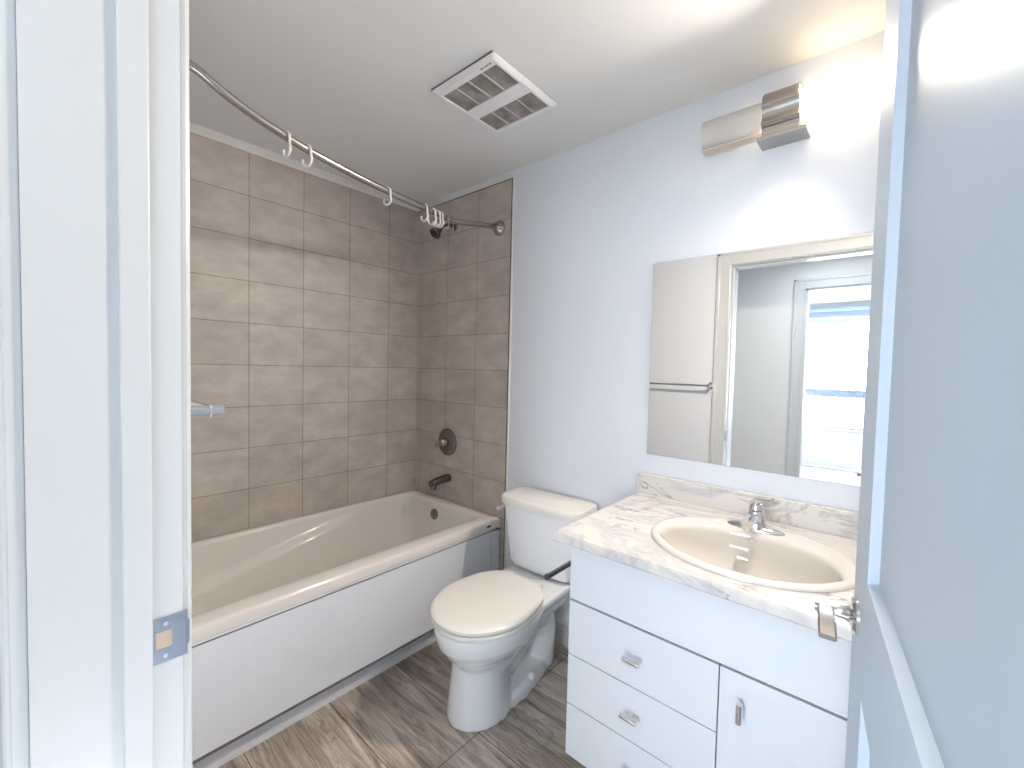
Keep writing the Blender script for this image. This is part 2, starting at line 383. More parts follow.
# lever handle
HZ = 0.907; hx = DW-0.066
bm = B(); add_lathe(bm, [(0.0001, 0), (0.033, 0), (0.033, 0.004), (0.029, 0.009), (0.016, 0.012), (0.0125, 0.018), (0.0105, 0.030), (0.0105, 0.046), (0.0001, 0.046)], (hx, 0, HZ), (0, 1, 0), 32)
hd = obj('door_handle', bm, M_chrome, door, 35, world=False)
bm = B()
prof = []
for k in range(15):
    t = k/14; xx = hx+0.012-t*0.125
    hh = 0.0075*(1-0.45*t); zz = HZ+0.004*math.sin(t*PI)
    prof.append([(xx, 0.038, zz-hh), (xx, 0.058, zz-hh), (xx, 0.061, zz-hh*.5), (xx, 0.061, zz+hh*.5), (xx, 0.058, zz+hh), (xx, 0.038, zz+hh), (xx, 0.035, zz+hh*.5), (xx, 0.035, zz-hh*.5)])
add_rings(bm, prof)
add_tube(bm, [(hx, 0.030, HZ), (hx, 0.064, HZ)], 0.0095, 16)
obj('lever', bm, M_nickel, hd, 30, world=False)
bm = B(); add_box(bm, DW-0.0005, DW+0.0015, -0.029, -0.006, HZ-0.03, HZ+0.03, 0.0006, 1)
obj('latch', bm, M_steel, door, None, world=False)
# hinges
for z in (0.25, 1.05, 1.85):
    bm = B(); add_tube(bm, [(-0.002, -0.04, z-0.045), (-0.002, -0.04, z+0.045)], 0.006, 12); obj('hinge', bm, M_steel, door, 30, world=False)

# ---------------------------------------------------------------- hall and bedroom beyond the doorway (seen in the mirror)
bm = B(); add_box(bm, -0.6, 4.2, BY0, YH, -0.10, -0.001); struct('floor_hall', bm, M_carpet)
bm = B(); add_box(bm, -0.6, 4.2, BY0, YH, CEIL, CEIL+0.1); struct('ceiling_hall', bm, M_hall)
bm = B(); add_box(bm, -0.7, -0.6, BY0, YH, 0, CEIL); struct('wall_hall_left', bm, M_hall)
bm = B(); add_box(bm, 4.2, 4.3, BY0, YH, 0, CEIL); struct('wall_hall_right', bm, M_hall)
bm = B(); add_box(bm, -0.6, -0.12, YH, YH+0.1, 0, CEIL); add_box(bm, XR+0.12, 4.2, YH, YH+0.1, 0, CEIL); struct('wall_hall_side', bm, M_hall)
HX0, HX1 = 1.78, 2.62
bm = B(); add_box(bm, -0.6, HX0, BY0, HY, 0, CEIL); add_box(bm, HX1, 4.2, BY0, HY, 0, CEIL); add_box(bm, HX0, HX1, BY0, HY, HEAD, CEIL)
struct('wall_hall_far', bm, M_hall)
bm = B(); casing(bm, HY, HX0, HX1, HEAD, 1)
add_box(bm, HX0-0.002, HX0+0.015, BY0, HY, 0, HEAD); add_box(bm, HX1-0.015, HX1+0.002, BY0, HY, 0, HEAD); add_box(bm, HX0, HX1, BY0, HY, HEAD-0.015, HEAD+0.002)
struct('door_frame_bedroom', bm, M_trim)
bm = B(); add_box(bm, 0.3, 4.2, BY1, BY0, -0.10, -0.001); struct('floor_bedroom', bm, M_carpet)
bm = B(); add_box(bm, 0.3, 4.2, BY1-.1, BY0, CEIL, CEIL+0.1); struct('ceiling_bedroom', bm, M_hall)
bm = B(); add_box(bm, 0.2, 0.3, BY1-.1, BY0, 0, CEIL); struct('wall_bedroom_left', bm, M_hall)
bm = B(); add_box(bm, 4.2, 4.3, BY1-.1, BY0, 0, CEIL); struct('wall_bedroom_right', bm, M_hall)
WX0, WX1, WZ0, WZ1 = 1.0, 3.4, 0.57, 2.16
bm = B()
add_box(bm, 0.2, WX0, BY1-0.12, BY1, 0, CEIL); add_box(bm, WX1, 4.3, BY1-0.12, BY1, 0, CEIL)
add_box(bm, WX0, WX1, BY1-0.12, BY1, 0, WZ0); add_box(bm, WX0, WX1, BY1-0.12, BY1, WZ1, CEIL)
struct('wall_bedroom_far', bm, M_hall)
bm = B()
add_box(bm, WX0-.05, WX1+.05, BY1-.02, BY1+.03, WZ0-.03, WZ0, 0.003)
add_box(bm, WX0, WX1, BY1-.08, BY1-.03, WZ0, WZ0+.04); add_box(bm, WX0, WX1, BY1-.08, BY1-.03, WZ1-.04, WZ1)
for x in (WX0, (WX0+WX1)/2-.02, WX1-.04): add_box(bm, x, x+.04, BY1-.08, BY1-.03, WZ0, WZ1)
struct('window_1', bm, M_trim)
# rolled blind at the window head
bm = B(); add_tube(bm, [(WX0-.03, BY1+.05, 2.30), (WX1+.03, BY1+.05, 2.30)], 0.035, 20)
add_box(bm, WX0-.03, WX1+.03, BY1+.018, BY1+.022, 2.20, 2.30)
tag(obj('roller_blind', bm, M_blind, None, 40), 'rolled pale blue blind above the bedroom window, seen in the mirror', 'blind')
# balcony beyond
bm = B(); add_box(bm, -0.5, 5.0, -7.4, BY1-.12, 0.15, 0.25); struct('balcony_slab', bm, M_snow)
rl = thing('balcony_railing', 'blue grey balcony railing of thin balusters outside the bedroom window', 'railing', (2.2, -7.3, 0.25))
bm = B(); add_box(bm, -0.4, 4.8, -7.33, -7.27, 0.98, 1.11, 0.005); obj('top_rail', bm, M_rail, rl)
for k in range(48):
    x = -0.35 + k*0.11
    bm = B(); add_box(bm, x, x+0.016, -7.308, -7.292, 0.25, 0.98); obj('baluster', bm, M_rail, rl)
bm = B(); add_box(bm, -60, 60, -160, -9, -12.2, -12); struct('ground_outside', bm, M_snow)
# added hall lamp, out of view, there for cool fill light
hl = thing('hall_fill_lamp', 'added flush square fill lamp, unseen in the hallway behind the doorway', 'fill lamp', (2.0, -2.28, 2.40))
bm = B(); add_box(bm, 1.77, 2.23, -2.51, -2.05, 2.365, 2.40, 0.006); obj('base', bm, M_trim, hl)
bm = B(); add_box(bm, 1.79, 2.21, -2.49, -2.07, 2.35, 2.366, 0.004); obj('diffuser', bm, M_fill, hl)

# ================================================================ BATHTUB
tub = thing('bathtub', 'cream alcove bathtub with white apron below beige tiled walls', 'bathtub', (0.40, -0.78, 0))
TX0, TX1, TY0, TY1, TZ = 0.009, 0.790, YD+0.003, -0.012, 0.527
NS = 26
def rr(x0, x1, y0, y1, r, z): return rrect(x0, x1, y0, y1, r, z, 6, NS)
rings = [rr(TX0+.004, TX1-.004, TY0+.004, TY1-.004, 0.012, 0.478),
         rr(TX0, TX1, TY0, TY1, 0.012, 0.481),
         rr(TX0, TX1, TY0, TY1, 0.012, 0.512),
         rr(TX0+.003, TX1-.004, TY0+.003, TY1-.003, 0.012, 0.521),
         rr(TX0+.010, TX1-.013, TY0+.010, TY1-.010, 0.012, 0.527)]
IX0, IX1, IY0, IY1 = 0.060, 0.700, -1.500, -0.088
rings += [rr(IX0-.012, IX1+.014, IY0-.012, IY1+.012, 0.05, 0.527),
          rr(IX0-.004, IX1+.004, IY0-.004, IY1+.004, 0.046, 0.524)]
ND = 34
def sm(t): t = max(0, min(1, t)); return t*t*(3-2*t)
for k in range(ND+1):
    s = k/ND
    z = 0.519 - s*0.385
    bul = max(0.0, (s-0.86)/0.14)
    inn = 0.045*s + 0.06*(1-math.sqrt(max(0, 1-bul**2)))
    ring = rr(IX0+inn*.9, IX1-inn, IY0+0.30*s**1.25+inn, IY1-0.035*s-inn*.8, 0.045+0.06*s, z)
    out = []
    for p in ring:
        # moulded arm ledge running down the back wall of the tub
        w = sm((0.30-(p.x))/0.10)
        zr = 0.512 - 0.205*max(0, (-p.y-0.42))
        led = sm((zr-z)/0.018)*0.040*sm((-p.y-0.42)/0.30)
        w2 = sm((p.x-0.48)/0.1)
        out.append(Vector((p.x + led*w - led*w2*0.8, p.y, p.z)))
    rings.append(out)
bm = B(); add_rings(bm, rings, False, True)
obj('basin', bm, M_tub, tub, 50)
bm = B(); AX = 0.787
add_box(bm, AX-.02, AX, TY0, TY1, 0.462, 0.486)
add_box(bm, AX-.02, AX, -0.070, TY1, 0.10, 0.478, 0.004)
add_box(bm, AX-.02, AX-.010, TY0, -0.070, 0.10, 0.470)
obj('apron_frame', bm, M_apron, tub)
bm = B(); add_box(bm, AX-.016, AX-.001, TY0, -0.078, 0.104, 0.466, 0.003); obj('apron_panel', bm, M_apron, tub)
bm = B(); add_box(bm, AX-.018, AX+.0006, TY0, -0.055, 0.4655, 0.4705); add_box(bm, AX-.018, AX-.001, TY0, -0.05, 0.095, 0.1055); obj('joint', bm, M_gap, tub)
bm = B(); add_box(bm, AX-.062, AX-.046, TY0, TY1, 0.0, 0.105, 0.002); obj('base_skirting', bm, M_apron, tub)
bm = B(); add_lathe(bm, [(0.0001, 0), (0.034, 0), (0.034, 0.006), (0.028, 0.010), (0.012, 0.011), (0.010, 0.016), (0.0001, 0.016)], (0.33, -0.0965, 0.452), (0, -1, 0), 28)
ov = obj('overflow_cover', bm, M_dnickel, tub, 35)
bm = B(); add_tube(bm, [(0.331, -0.10, 0.415), (0.327, -0.106, 0.402)], [0.003, 0.006], 8); obj('plug_lever', bm, M_dnickel, ov)
bm = B(); add_lathe(bm, [(0.0001, 0), (1.0, 0), (1.0, 0.001), (0.0001, 0.001)], (0, 0, 0), (1, 0, 0), 20)
for v in bm.verts: v.co = Vector((0.7905+v.co.x*.8-.001, -0.103+v.co.y*0.019, 0.500+v.co.z*0.006))
lg = obj('maker_badge', bm, M_black, tub)
bm = B(); add_lathe(bm, [(0.0001, 0), (0.03, 0), (0.03, 0.003), (0.0001, 0.004)], (0.35, -0.33, 0.135), (0, 0, 1), 24); obj('drain', bm, M_dnickel, tub, 35)

# ---------------------------------------------------------------- tub fittings on the end wall
vl = thing('shower_valve', 'round dark nickel shower mixer on beige tiles above the tub spout', 'shower valve', (0.332, -0.008, 0.882))
bm = B(); add_lathe(bm, [(0.0001, 0), (0.083, 0), (0.083, 0.004), (0.076, 0.010), (0.045, 0.014), (0.034, 0.018), (0.0001, 0.018)], (0.332, -0.008, 0.882), (0, -1, 0), 40); obj('escutcheon', bm, M_dnickel, vl, 35)
bm = B(); add_lathe(bm, [(0.0001, 0.016), (0.026, 0.016), (0.024, 0.045), (0.018, 0.055), (0.0001, 0.056)], (0.332, -0.008, 0.882), (0, -1, 0), 24)
obj('knob', bm, M_nickel, vl, 35)
bm = B(); add_tube(bm, [(0.332, -0.052, 0.882), (0.300, -0.056, 0.868), (0.272, -0.058, 0.856)], [0.010, 0.008, 0.006], 12); obj('lever', bm, M_nickel, vl, 50)
spt = thing('tub_spout', 'dark nickel tub spout low on the beige tiled end wall', 'tub spout', (0.345, -0.008, 0.655))
bm = B(); pts = []; rs = []
ring = []
for k in range(13):
    t = k/12; y = -0.008-0.138*t; zz = 0.662-0.012*t*t; w = 0.027-0.004*t; h = 0.025-0.004*t
    if t > .9: w *= .85; h *= .85
    ring.append([(0.345+w*math.cos(a)*(1 if abs(math.cos(a)) < .99 else 1), y, zz+h*(math.sin(a) if math.sin(a) > 0 else math.sin(a)*(1.0+0.25*t))) for a in [2*PI*i/20 for i in range(20)]])
add_rings(bm, ring); obj('spout_body', bm, M_dnickel, spt, 40)
bm = B(); add_tube(bm, [(0.345, -0.120, 0.640), (0.345, -0.124, 0.612)], 0.018, 18); obj('spout_mouth', bm, M_dnickel, spt, 40)
sh = thing('wall_shower', 'dark round shower head on a bent arm near the ceiling corner', 'shower head', (0.36, -0.008, 2.17))
bm = B(); add_tube(bm, [(0.36, -0.008, 2.185), (0.36, -0.05, 2.185), (0.358, -0.085, 2.170), (0.352, -0.110, 2.145)], 0.010, 14); obj('shower_arm', bm, M_dnickel, sh, 50)
bm = B(); add_lathe(bm, [(0.0001, 0), (0.028, 0), (0.026, 0.006), (0.012, 0.012), (0.0001, 0.013)], (0.36, -0.008, 2.185), (0, -1, 0), 24); obj('arm_flange', bm, M_dnickel, sh, 35)
hdv = Vector((-0.10, -0.75, -0.75)).normalized()
bm = B(); add_lathe(bm, [(0.0001, -0.008), (0.013, -0.008), (0.014, 0.008), (0.022, 0.020), (0.033, 0.040), (0.035, 0.052), (0.031, 0.055), (0.0001, 0.055)], (0.352, -0.110, 2.145), hdv, 28); hb = obj('head_bell', bm, M_dnickel, sh, 35)
bm = B(); add_lathe(bm, [(0.0001, 0.054), (0.030, 0.054), (0.028, 0.058), (0.0001, 0.058)], (0.352, -0.110, 2.145), hdv, 24); obj('spray_face', bm, M_black, hb, 35)

# ---------------------------------------------------------------- curved shower rod and hooks
RODP = [(0.728, -0.030, 2.101), (0.724, -0.12, 2.092), (0.722, -0.22, 2.073), (0.728, -0.33, 2.054), (0.781, -0.519, 2.040), (0.812, -0.657, 2.035), (0.830, -0.778, 2.035),
        (0.848, -0.954, 2.045), (0.862, -1.102, 2.060), (0.873, -1.213, 2.080), (0.884, -1.299, 2.10), (0.897, -1.365, 2.12), (0.906, -1.421, 2.14), (0.895, -1.50, 2.150), (0.885, -1.540, 2.155)]
def spline(P, n=8):
    P = [Vector(p) for p in P]; Q = [P[0]] + P + [P[-1]]; out = []
    for i in range(1, len(Q)-2):
        a, b, c, d = Q[i-1], Q[i], Q[i+1], Q[i+2]
        for k in range(n):
            t = k/n
            out.append(0.5*((2*b)+(c-a)*t+(2*a-5*b+4*c-d)*t*t+(3*b-a-3*c+d)*t**3))
    out.append(P[-1]); return out
RC_ = spline(RODP)
# light smoothing of the arc
for _ in range(6): RC_ = [RC_[0]] + [(a+2*b+c)/4 for a, b, c in zip(RC_, RC_[1:], RC_[2:])] + [RC_[-1]]
rod = thing('shower_rod', 'curved brushed nickel shower curtain rod below the ceiling over the tub', 'curtain rod', (0.728, -0.008, 2.101))
bm = B(); add_tube(bm, RC_, 0.0125, 18); obj('rod', bm, M_nickel, rod, 50)
bm = B(); add_lathe(bm, [(0.0001, 0), (0.041, 0), (0.040, 0.006), (0.033, 0.016), (0.022, 0.026), (0.017, 0.036), (0.016, 0.050), (0.0001, 0.050)], (0.728, -0.008, 2.101), (0, -1, 0), 32); obj('wall_flange', bm, M_nickel, rod, 35)
bm = B(); add_lathe(bm, [(0.0001, 0), (0.041, 0), (0.040, 0.006), (0.033, 0.016), (0.022, 0.026), (0.017, 0.036), (0.016, 0.050), (0.0001, 0.050)], (0.884, YD, 2.155), (0, 1, 0), 32); obj('wall_flange', bm, M_nickel, rod, 35)
def rod_at(y):
    for a, b in zip(RC_, RC_[1:]):
        if a.y >= y >= b.y:
            t = (y-a.y)/(b.y-a.y); return a.lerp(b, t), (b-a).normalized()
hooks = [(-1.162, 0.0, 'leftmost white plastic hook on the shower rod, set apart from the rest', 1.08, 0),
         (-1.095, 0.25, 'second white plastic hook from the left on the shower rod, turned narrower', 1.0, 0),
         (-0.767, 0.15, 'lone white plastic hook midway between the left pair and the hook cluster', 0.95, 0),
         (-0.557, -0.1, 'leftmost white hook of the tight cluster near the shower head', 1.0, 0),
         (-0.505, 0.15, 'second white hook of the cluster, just right of its leftmost hook', 1.0, 0),
         (-0.470, 0.05, 'third white hook of the cluster on the shower rod', 1.0, 0),
         (-0.447, -0.05, 'rightmost white hook of the cluster, beside the clear ones', 1.0, 0),
         (-0.405, 0.2, 'left one of the two clear hooks right of the white cluster', 0.95, 1),
         (-0.360, -0.2, 'clear hook on the rod nearest the wall flange', 0.95, 1)]
for y, tw, lab, sc, clr in hooks:
    p, t = rod_at(y)
    yaw = math.atan2(t.y, t.x) + PI/2 + tw
    bm = B(); pts = []
    # open C ring hanging over the rod: local x across the rod, z up
    R1 = 0.020
    for k in range(11):
        a = math.radians(200 - k*20); pts.append((R1*math.cos(a), 0, -0.004+R1*math.sin(a)))
    for k in range(5): pts.append((R1+0.001*k, 0, -0.006-0.0085*(k+1)))
    for k in range(11):
        a = math.radians(-10-k*20); pts.append((0.002+0.022*math.cos(a), 0, -0.050+0.021*math.sin(a)))
    pts = [(x*sc*0.88, yy, z*sc*0.80) for x, yy, z in pts]
    add_tube(bm, pts, 0.0042 if not clr else 0.0022, 8)
    o = obj('curtain_hook', bm, M_clear if clr else M_hook, None, 50)
    o.location = p + Vector((0, 0, 0.0)); o.rotation_euler = (0, 0, yaw)
    tag(o, lab, 'curtain hook', 'clear hooks on the shower rod' if clr else 'white hooks on the shower rod')

# ================================================================ TOILET (local: +y towards the wall, origin on the floor under the tank back)
TRZ = math.radians(3.2)
toi = thing('toilet', 'white two-piece toilet with closed lid between tub and vanity', 'toilet', (1.176, -0.012, 0), TRZ)
def egg(z, yf, yb, w, wb=None, n=40, flat=0.0, pw=2.0):
    """closed outline: front (−y) rounded, rear narrower; yf front, yb back, w half width"""
    yc = yb + (yf-yb)*0.50; wb = wb or w; P = []
    for k in range(n):
        a = 2*PI*k/n; c, s = math.cos(a), math.sin(a)
        if s <= 0:
            P.append(Vector((w*math.copysign(abs(c)**(2/2.0), c), yc + (yc-yf)*math.copysign(abs(s)**(2/2.0), s), z)))
        else:
            e = 2.0/pw
            x = w*math.copysign(abs(c)**e, c); yy = abs(s)**e
            x *= 1-(1-wb/w)*yy
            P.append(Vector((x, yc+(yb-yc)*yy, z)))
    return P
bm = B()
# bowl
add_rings(bm, [egg(0.170, -0.630, -0.36, 0.080), egg(0.220, -0.655, -0.31, 0.094), egg(0.258, -0.690, -0.28, 0.122), egg(0.292, -0.722, -0.26, 0.152),
               egg(0.325, -0.745, -0.24, 0.173), egg(0.362, -0.755, -0.23, 0.182), egg(0.388, -0.757, -0.23, 0.184), egg(0.394, -0.752, -0.235, 0.180)])
# front pedestal column, set a little towards the tub
def off(r, dx): return [Vector((p.x+dx, p.y, p.z)) for p in r]
add_rings(bm, [off(egg(z, yf, yb, w, wb), -0.020) for z, yf, yb, w, wb in ((0.0, -0.678, -0.36, 0.120, 0.112), (0.02, -0.678, -0.36, 0.119, 0.112), (0.08, -0.672, -0.40, 0.109, 0.104), (0.16, -0.662, -0.42, 0.103, 0.098), (0.235, -0.658, -0.40, 0.103, 0.09), (0.275, -0.675, -0.34, 0.113, 0.09))])
# foot running back to the wall
add_rings(bm, [off(egg(z, yf, yb, w, wb, pw=3), -0.016) for z, yf, yb, w, wb in ((0.0, -0.66, -0.085, 0.116, 0.092), (0.035, -0.655, -0.09, 0.112, 0.088), (0.055, -0.64, -0.10, 0.098, 0.080), (0.062, -0.62, -0.12, 0.075, 0.065))])
# trapway
add_tube(bm, [(0, -0.42, 0.10), (0, -0.38, 0.14), (0, -0.34, 0.20), (0, -0.29, 0.255), (0, -0.23, 0.270), (0, -0.175, 0.235), (0, -0.155, 0.16), (0, -0.165, 0.06), (0, -0.165, 0.01)],
         [0.050, 0.055, 0.066, 0.078, 0.084, 0.082, 0.078, 0.078, 0.078], 24)
# deck under the tank
add_rings(bm, [rrect(-0.10, 0.10, -0.34, -0.06, 0.05, 0.27), rrect(-0.125, 0.125, -0.36, -0.035, 0.05, 0.33), rrect(-0.160, 0.160, -0.40, -0.025, 0.05, 0.375), rrect(-0.165, 0.165, -0.42, -0.022, 0.05, 0.394), rrect(-0.160, 0.160, -0.40, -0.027, 0.05, 0.400)])
bowl = obj('bowl', bm, M_china, toi, 180, world=False)
rm = bowl.modifiers.new('remesh', 'REMESH'); rm.mode = 'VOXEL'; rm.voxel_size = 0.0055; rm.use_smooth_shade = True
smo = bowl.modifiers.new('smooth', 'SMOOTH'); smo.factor = 0.6; smo.iterations = 6
# tank
bm = B()
def tring(z, hw, yf, yb, r, bow):
    P = rrect(-hw, hw, yf, yb, r, z, 6, 8)
    for p in P:
        if p.y < (yf+yb)/2: p.y -= bow*(1-(p.x/hw)**2)*min(1, ((yf+yb)/2-p.y)/0.05)
    return P
add_rings(bm, [tring(0.402, 0.142, -0.155, -0.035, 0.035, 0.010), tring(0.412, 0.172, -0.170, -0.018, 0.045, 0.014), tring(0.44, 0.188, -0.178, -0.012, 0.045, 0.016),
               tring(0.56, 0.200, -0.186, -0.010, 0.045, 0.018), tring(0.702, 0.211, -0.193, -0.010, 0.045, 0.020)])
obj('tank', bm, M_china, toi, 40, world=False)
bm = B()
add_rings(bm, [tring(0.702, 0.212, -0.196, -0.010, 0.045, 0.022), tring(0.704, 0.222, -0.205, -0.006, 0.05, 0.024), tring(0.728, 0.224, -0.207, -0.005, 0.05, 0.024), tring(0.738, 0.219, -0.202, -0.009, 0.048, 0.024), tring(0.743, 0.206, -0.190, -0.02, 0.045, 0.022)])
obj('tank_lid', bm, M_seat, toi, 40, world=False)
# seat ring and lid
def seg(z, o, yb=-0.288): return egg(z, -0.762+o, yb-o, 0.196-o, 0.168-o, 56, pw=3.2)
bm = B(); add_rings(bm, [seg(0.3985, 0.008), seg(0.401, 0.003), seg(0.412, 0.001), seg(0.4165, 0.006)]); obj('seat', bm, M_seat, toi, 40, world=False)
bm = B(); add_rings(bm, [seg(0.4205, 0.006), seg(0.423, 0.001), seg(0.434, 0.0), seg(0.440, 0.005), seg(0.4435, 0.018), seg(0.445, 0.05)]); obj('seat_lid', bm, M_seat, toi, 40, world=False)
bm = B(); add_rings(bm, [seg(0.4160, 0.010), seg(0.4210, 0.010)]); obj('seat_gap', bm, M_gap, toi, None, world=False)
for s in (-1, 1):
    bm = B(); add_box(bm, s*0.075-0.022, s*0.075+0.022, -0.312, -0.272, 0.399, 0.434, 0.008, 3); obj('seat_hinge', bm, M_seat, toi, 40, world=False)
    bm = B(); add_lathe(bm, [(0.0001, 0.0), (0.019, 0.0), (0.018, 0.012), (0.012, 0.021), (0.0001, 0.024)], (s*0.092-0.014, -0.325, 0.045), (s*.25, 0, 1), 20); obj('bolt_cap', bm, M_plastic, toi, 50, world=False)
bm = B(); add_lathe(bm, [(0.0001, 0), (0.014, 0), (0.013, 0.010), (0.0001, 0.012)], (-0.206, -0.115, 0.668), (-1, 0, 0), 18)
add_tube(bm, [(-0.219, -0.115, 0.668), (-0.226, -0.15, 0.668), (-0.229, -0.195, 0.664)], [0.007, 0.007, 0.009], 12)
obj('flush_lever', bm, M_plastic, toi, 50, world=False)

# ================================================================ VANITY
VX0, VX1, VF = 1.607, XR-0.004, -0.570
van = thing('vanity_cabinet', 'white bathroom vanity cabinet with three drawers and a door', 'cabinet', (2.09, -0.28, 0))
bm = B()
add_box(bm, VX0, VX0+0.016, VF+0.020, -0.014, 0.085, 0.800)
add_box(bm, VX1-0.016, VX1, VF+0.020, -0.014, 0.085, 0.800)
add_box(bm, VX0+0.016, VX1-0.016, -0.030, -0.014, 0.085, 0.800)
add_box(bm, VX0+0.016, VX1-0.016, VF+0.020, -0.030, 0.085, 0.101)
add_box(bm, VX0+0.050, VX1, VF+0.095, VF+0.110, 0.0, 0.085)
add_box(bm, VX0+0.050, VX0+0.065, VF+0.110, -0.030, 0.0, 0.085)
obj('body', bm, M_cab, van)
bm = B(); add_box(bm, VX0+0.004, VX1-.002, VF+0.0185, VF+0.0205, 0.088, 0.797); obj('face_gap', bm, M_cabin, van)
DXM = 2.0625
def front(name, x0, x1, z0, z1):
    bm = B(); add_box(bm, x0, x1, VF, VF+0.018, z0, z1, 0.0012, 2); return obj(name, bm, M_cab, van)
front('top_panel', VX0, VX1, 0.6055, 0.796)
d1 = front('drawer', VX0, DXM-0.0015, 0.4225, 0.5985)
d2 = front('drawer', VX0, DXM-0.0015, 0.2585, 0.4195)
d3 = front('drawer', VX0, DXM-0.0015, 0.085, 0.2555)
dr = front('door', DXM+0.0015, VX1, 0.085, 0.5985)
def knob(parent, x, z, vert):
    bm = B(); add_tube(bm, [(x, VF, z), (x, VF-0.026, z)], 0.0055, 12)
    if vert: add_tube(bm, [(x, VF-0.030, z-0.024), (x, VF-0.030, z+0.024)], 0.0075, 16)
    else: add_tube(bm, [(x-0.025, VF-0.030, z), (x+0.025, VF-0.030, z)], 0.0075, 16)
    o = obj('pull', bm, M_chrome, parent, 40); o['label'] = 'chrome T-shaped pull'
knob(d1, 1.836, 0.515, False); knob(d2, 1.834, 0.345, False); knob(d3, 1.834, 0.175, False); knob(dr, 2.117, 0.520, True)

# countertop with a cut-out for the sink, front edge rolled, backsplash
ctop = thing('countertop', 'marble patterned laminate countertop with backsplash on the vanity', 'countertop', (2.07, -0.30, 0.80))
CX0, CX1, CY0, CY1, CZ = 1.573, XR-0.003, -0.628, -0.003, 0.834
SX, SY, SA, SB = 2.062, -0.345, 0.268, 0.232
N = 96
def rect_pt(a, x0, x1, y0, y1):
    c, s = math.cos(a), math.sin(a); t = 1e9
    if abs(c) > 1e-9: t = min(t, ((x1 if c > 0 else x0)-SX)/c)
    if abs(s) > 1e-9: t = min(t, ((y1 if s > 0 else y0)-SY)/s)
    return SX+t*c, SY+t*s
angs = [2*PI*k/N for k in range(N)]
for cx_, cy_ in ((CX0, CY0), (CX1, CY0), (CX0, CY1), (CX1, CY1)):
    a = math.atan2(cy_-SY, cx_-SX) % (2*PI)
    j = min(range(N), key=lambda i: abs(angs[i]-a)); angs[j] = a
def cring(off, z): return [Vector((*rect_pt(a, CX0+off, CX1-0, CY0+off, CY1), z)) for a in angs]
def ering(f, z, dy=0, fy=None): return [Vector((SX+SA*f*math.cos(a), SY+dy+SB*(fy or f)*math.sin(a), z)) for a in angs]
bm = B()
rg = [ering(0.93, 0.803), cring(0.004, 0.800), cring(0.0, 0.806), cring(0.0, 0.824), cring(0.003, 0.831), cring(0.010, CZ), ering(0.93, CZ)]
add_rings(bm, rg + [rg[0]], False, False)
bmesh.ops.remove_doubles(bm, verts=bm.verts, dist=1e-5)
obj('worktop', bm, M_marble, ctop)
bm = B(); add_box(bm, CX0, CX1, -0.022, -0.002, CZ-0.001, 0.918, 0.003); obj('backsplash', bm, M_marble, ctop)
# drop-in oval sink
snk = thing('sink', 'oval cream drop-in washbasin set in the marble countertop', 'sink', (SX, SY, CZ))
def er(ax, ay, z, dy=0.0): return [Vector((SX+ax*math.cos(2*PI*k/72), SY+dy+ay*math.sin(2*PI*k/72), z)) for k in range(72)]
R = [er(0.268, 0.232, CZ+0.0005), er(0.268, 0.232, CZ+0.005), er(0.262, 0.226, CZ+0.011), er(0.253, 0.217, CZ+0.013), er(0.244, 0.200, CZ+0.011, -0.008), er(0.236, 0.170, CZ+0.009, -0.034), er(0.230, 0.164, CZ+0.005, -0.034)]
for k in range(1, 15):
    t = k/14; f = math.sqrt(max(0.0, 1-t**2.4)); f = 0.18+0.82*f
    R.append(er(0.226*f, 0.160*f, CZ+0.003-0.140*t, -0.034))
bm = B(); add_rings(bm, R, False, True); bs = obj('basin', bm, M_sink, snk, 60)
bm = B(); add_lathe(bm, [(0.0001, 0), (0.022, 0), (0.021, 0.003), (0.015, 0.002), (0.0001, 0.0015)], (SX, SY-0.034, CZ-0.137), (0, 0, 1), 24); obj('drain', bm, M_chrome, snk, 40)
bm = B(); add_tube(bm, [(2.055+0.012*math.cos(2*PI*k/20), -0.2255-0.009*math.sin(2*PI*k/20)*0.3, CZ-0.016+0.009*math.sin(2*PI*k/20)) for k in range(21)], 0.0016, 8, False)
obj('overflow_ring', bm, M_chrome, snk, 40)
# faucet
fau = thing('faucet', 'chrome single-lever basin faucet at the back of the sink', 'faucet', (2.052, -0.178, CZ+0.011))
FX, FY, FZ = 2.052, -0.178, CZ+0.010
def lens(z, a, b, n=48):
    P = []
    for k in range(n):
        t = 2*PI*k/n; c, s = math.cos(t), math.sin(t)
        P.append(Vector((FX+a*c, FY+b*math.copysign(abs(s)**1.35, s), z)))
    return P
bm = B(); add_rings(bm, [lens(FZ, 0.084, 0.029), lens(FZ+0.005, 0.084, 0.029), lens(FZ+0.010, 0.076, 0.025), lens(FZ+0.0155, 0.055, 0.018)]); obj('base_plate', bm, M_chrome, fau, 50)
bm = B()
def circ(cx, cy_, z, rx, ry, n=32): return [Vector((cx+rx*math.cos(2*PI*k/n), cy_+ry*math.sin(2*PI*k/n), z)) for k in range(n)]
add_rings(bm, [circ(FX, FY, FZ+0.008, 0.034, 0.027), circ(FX, FY, FZ+0.022, 0.029, 0.025), circ(FX, FY+0.001, FZ+0.045, 0.024, 0.023), circ(FX, FY+0.002, FZ+0.058, 0.0225, 0.022), circ(FX, FY+0.002, FZ+0.062, 0.018, 0.018)])
obj('body', bm, M_chrome, fau, 50)
bm = B(); ring = []
for k in range(14):
    t = k/13; y = FY-0.010-0.100*t; z = FZ+0.036+0.016*math.sin(min(1, t*1.3)*PI*0.6)-0.008*t; w = 0.021-0.004*t; h = 0.016-0.003*t
    ring.append([(FX+w*math.cos(2*PI*i/24), y, z+h*math.sin(2*PI*i/24)) for i in range(24)])
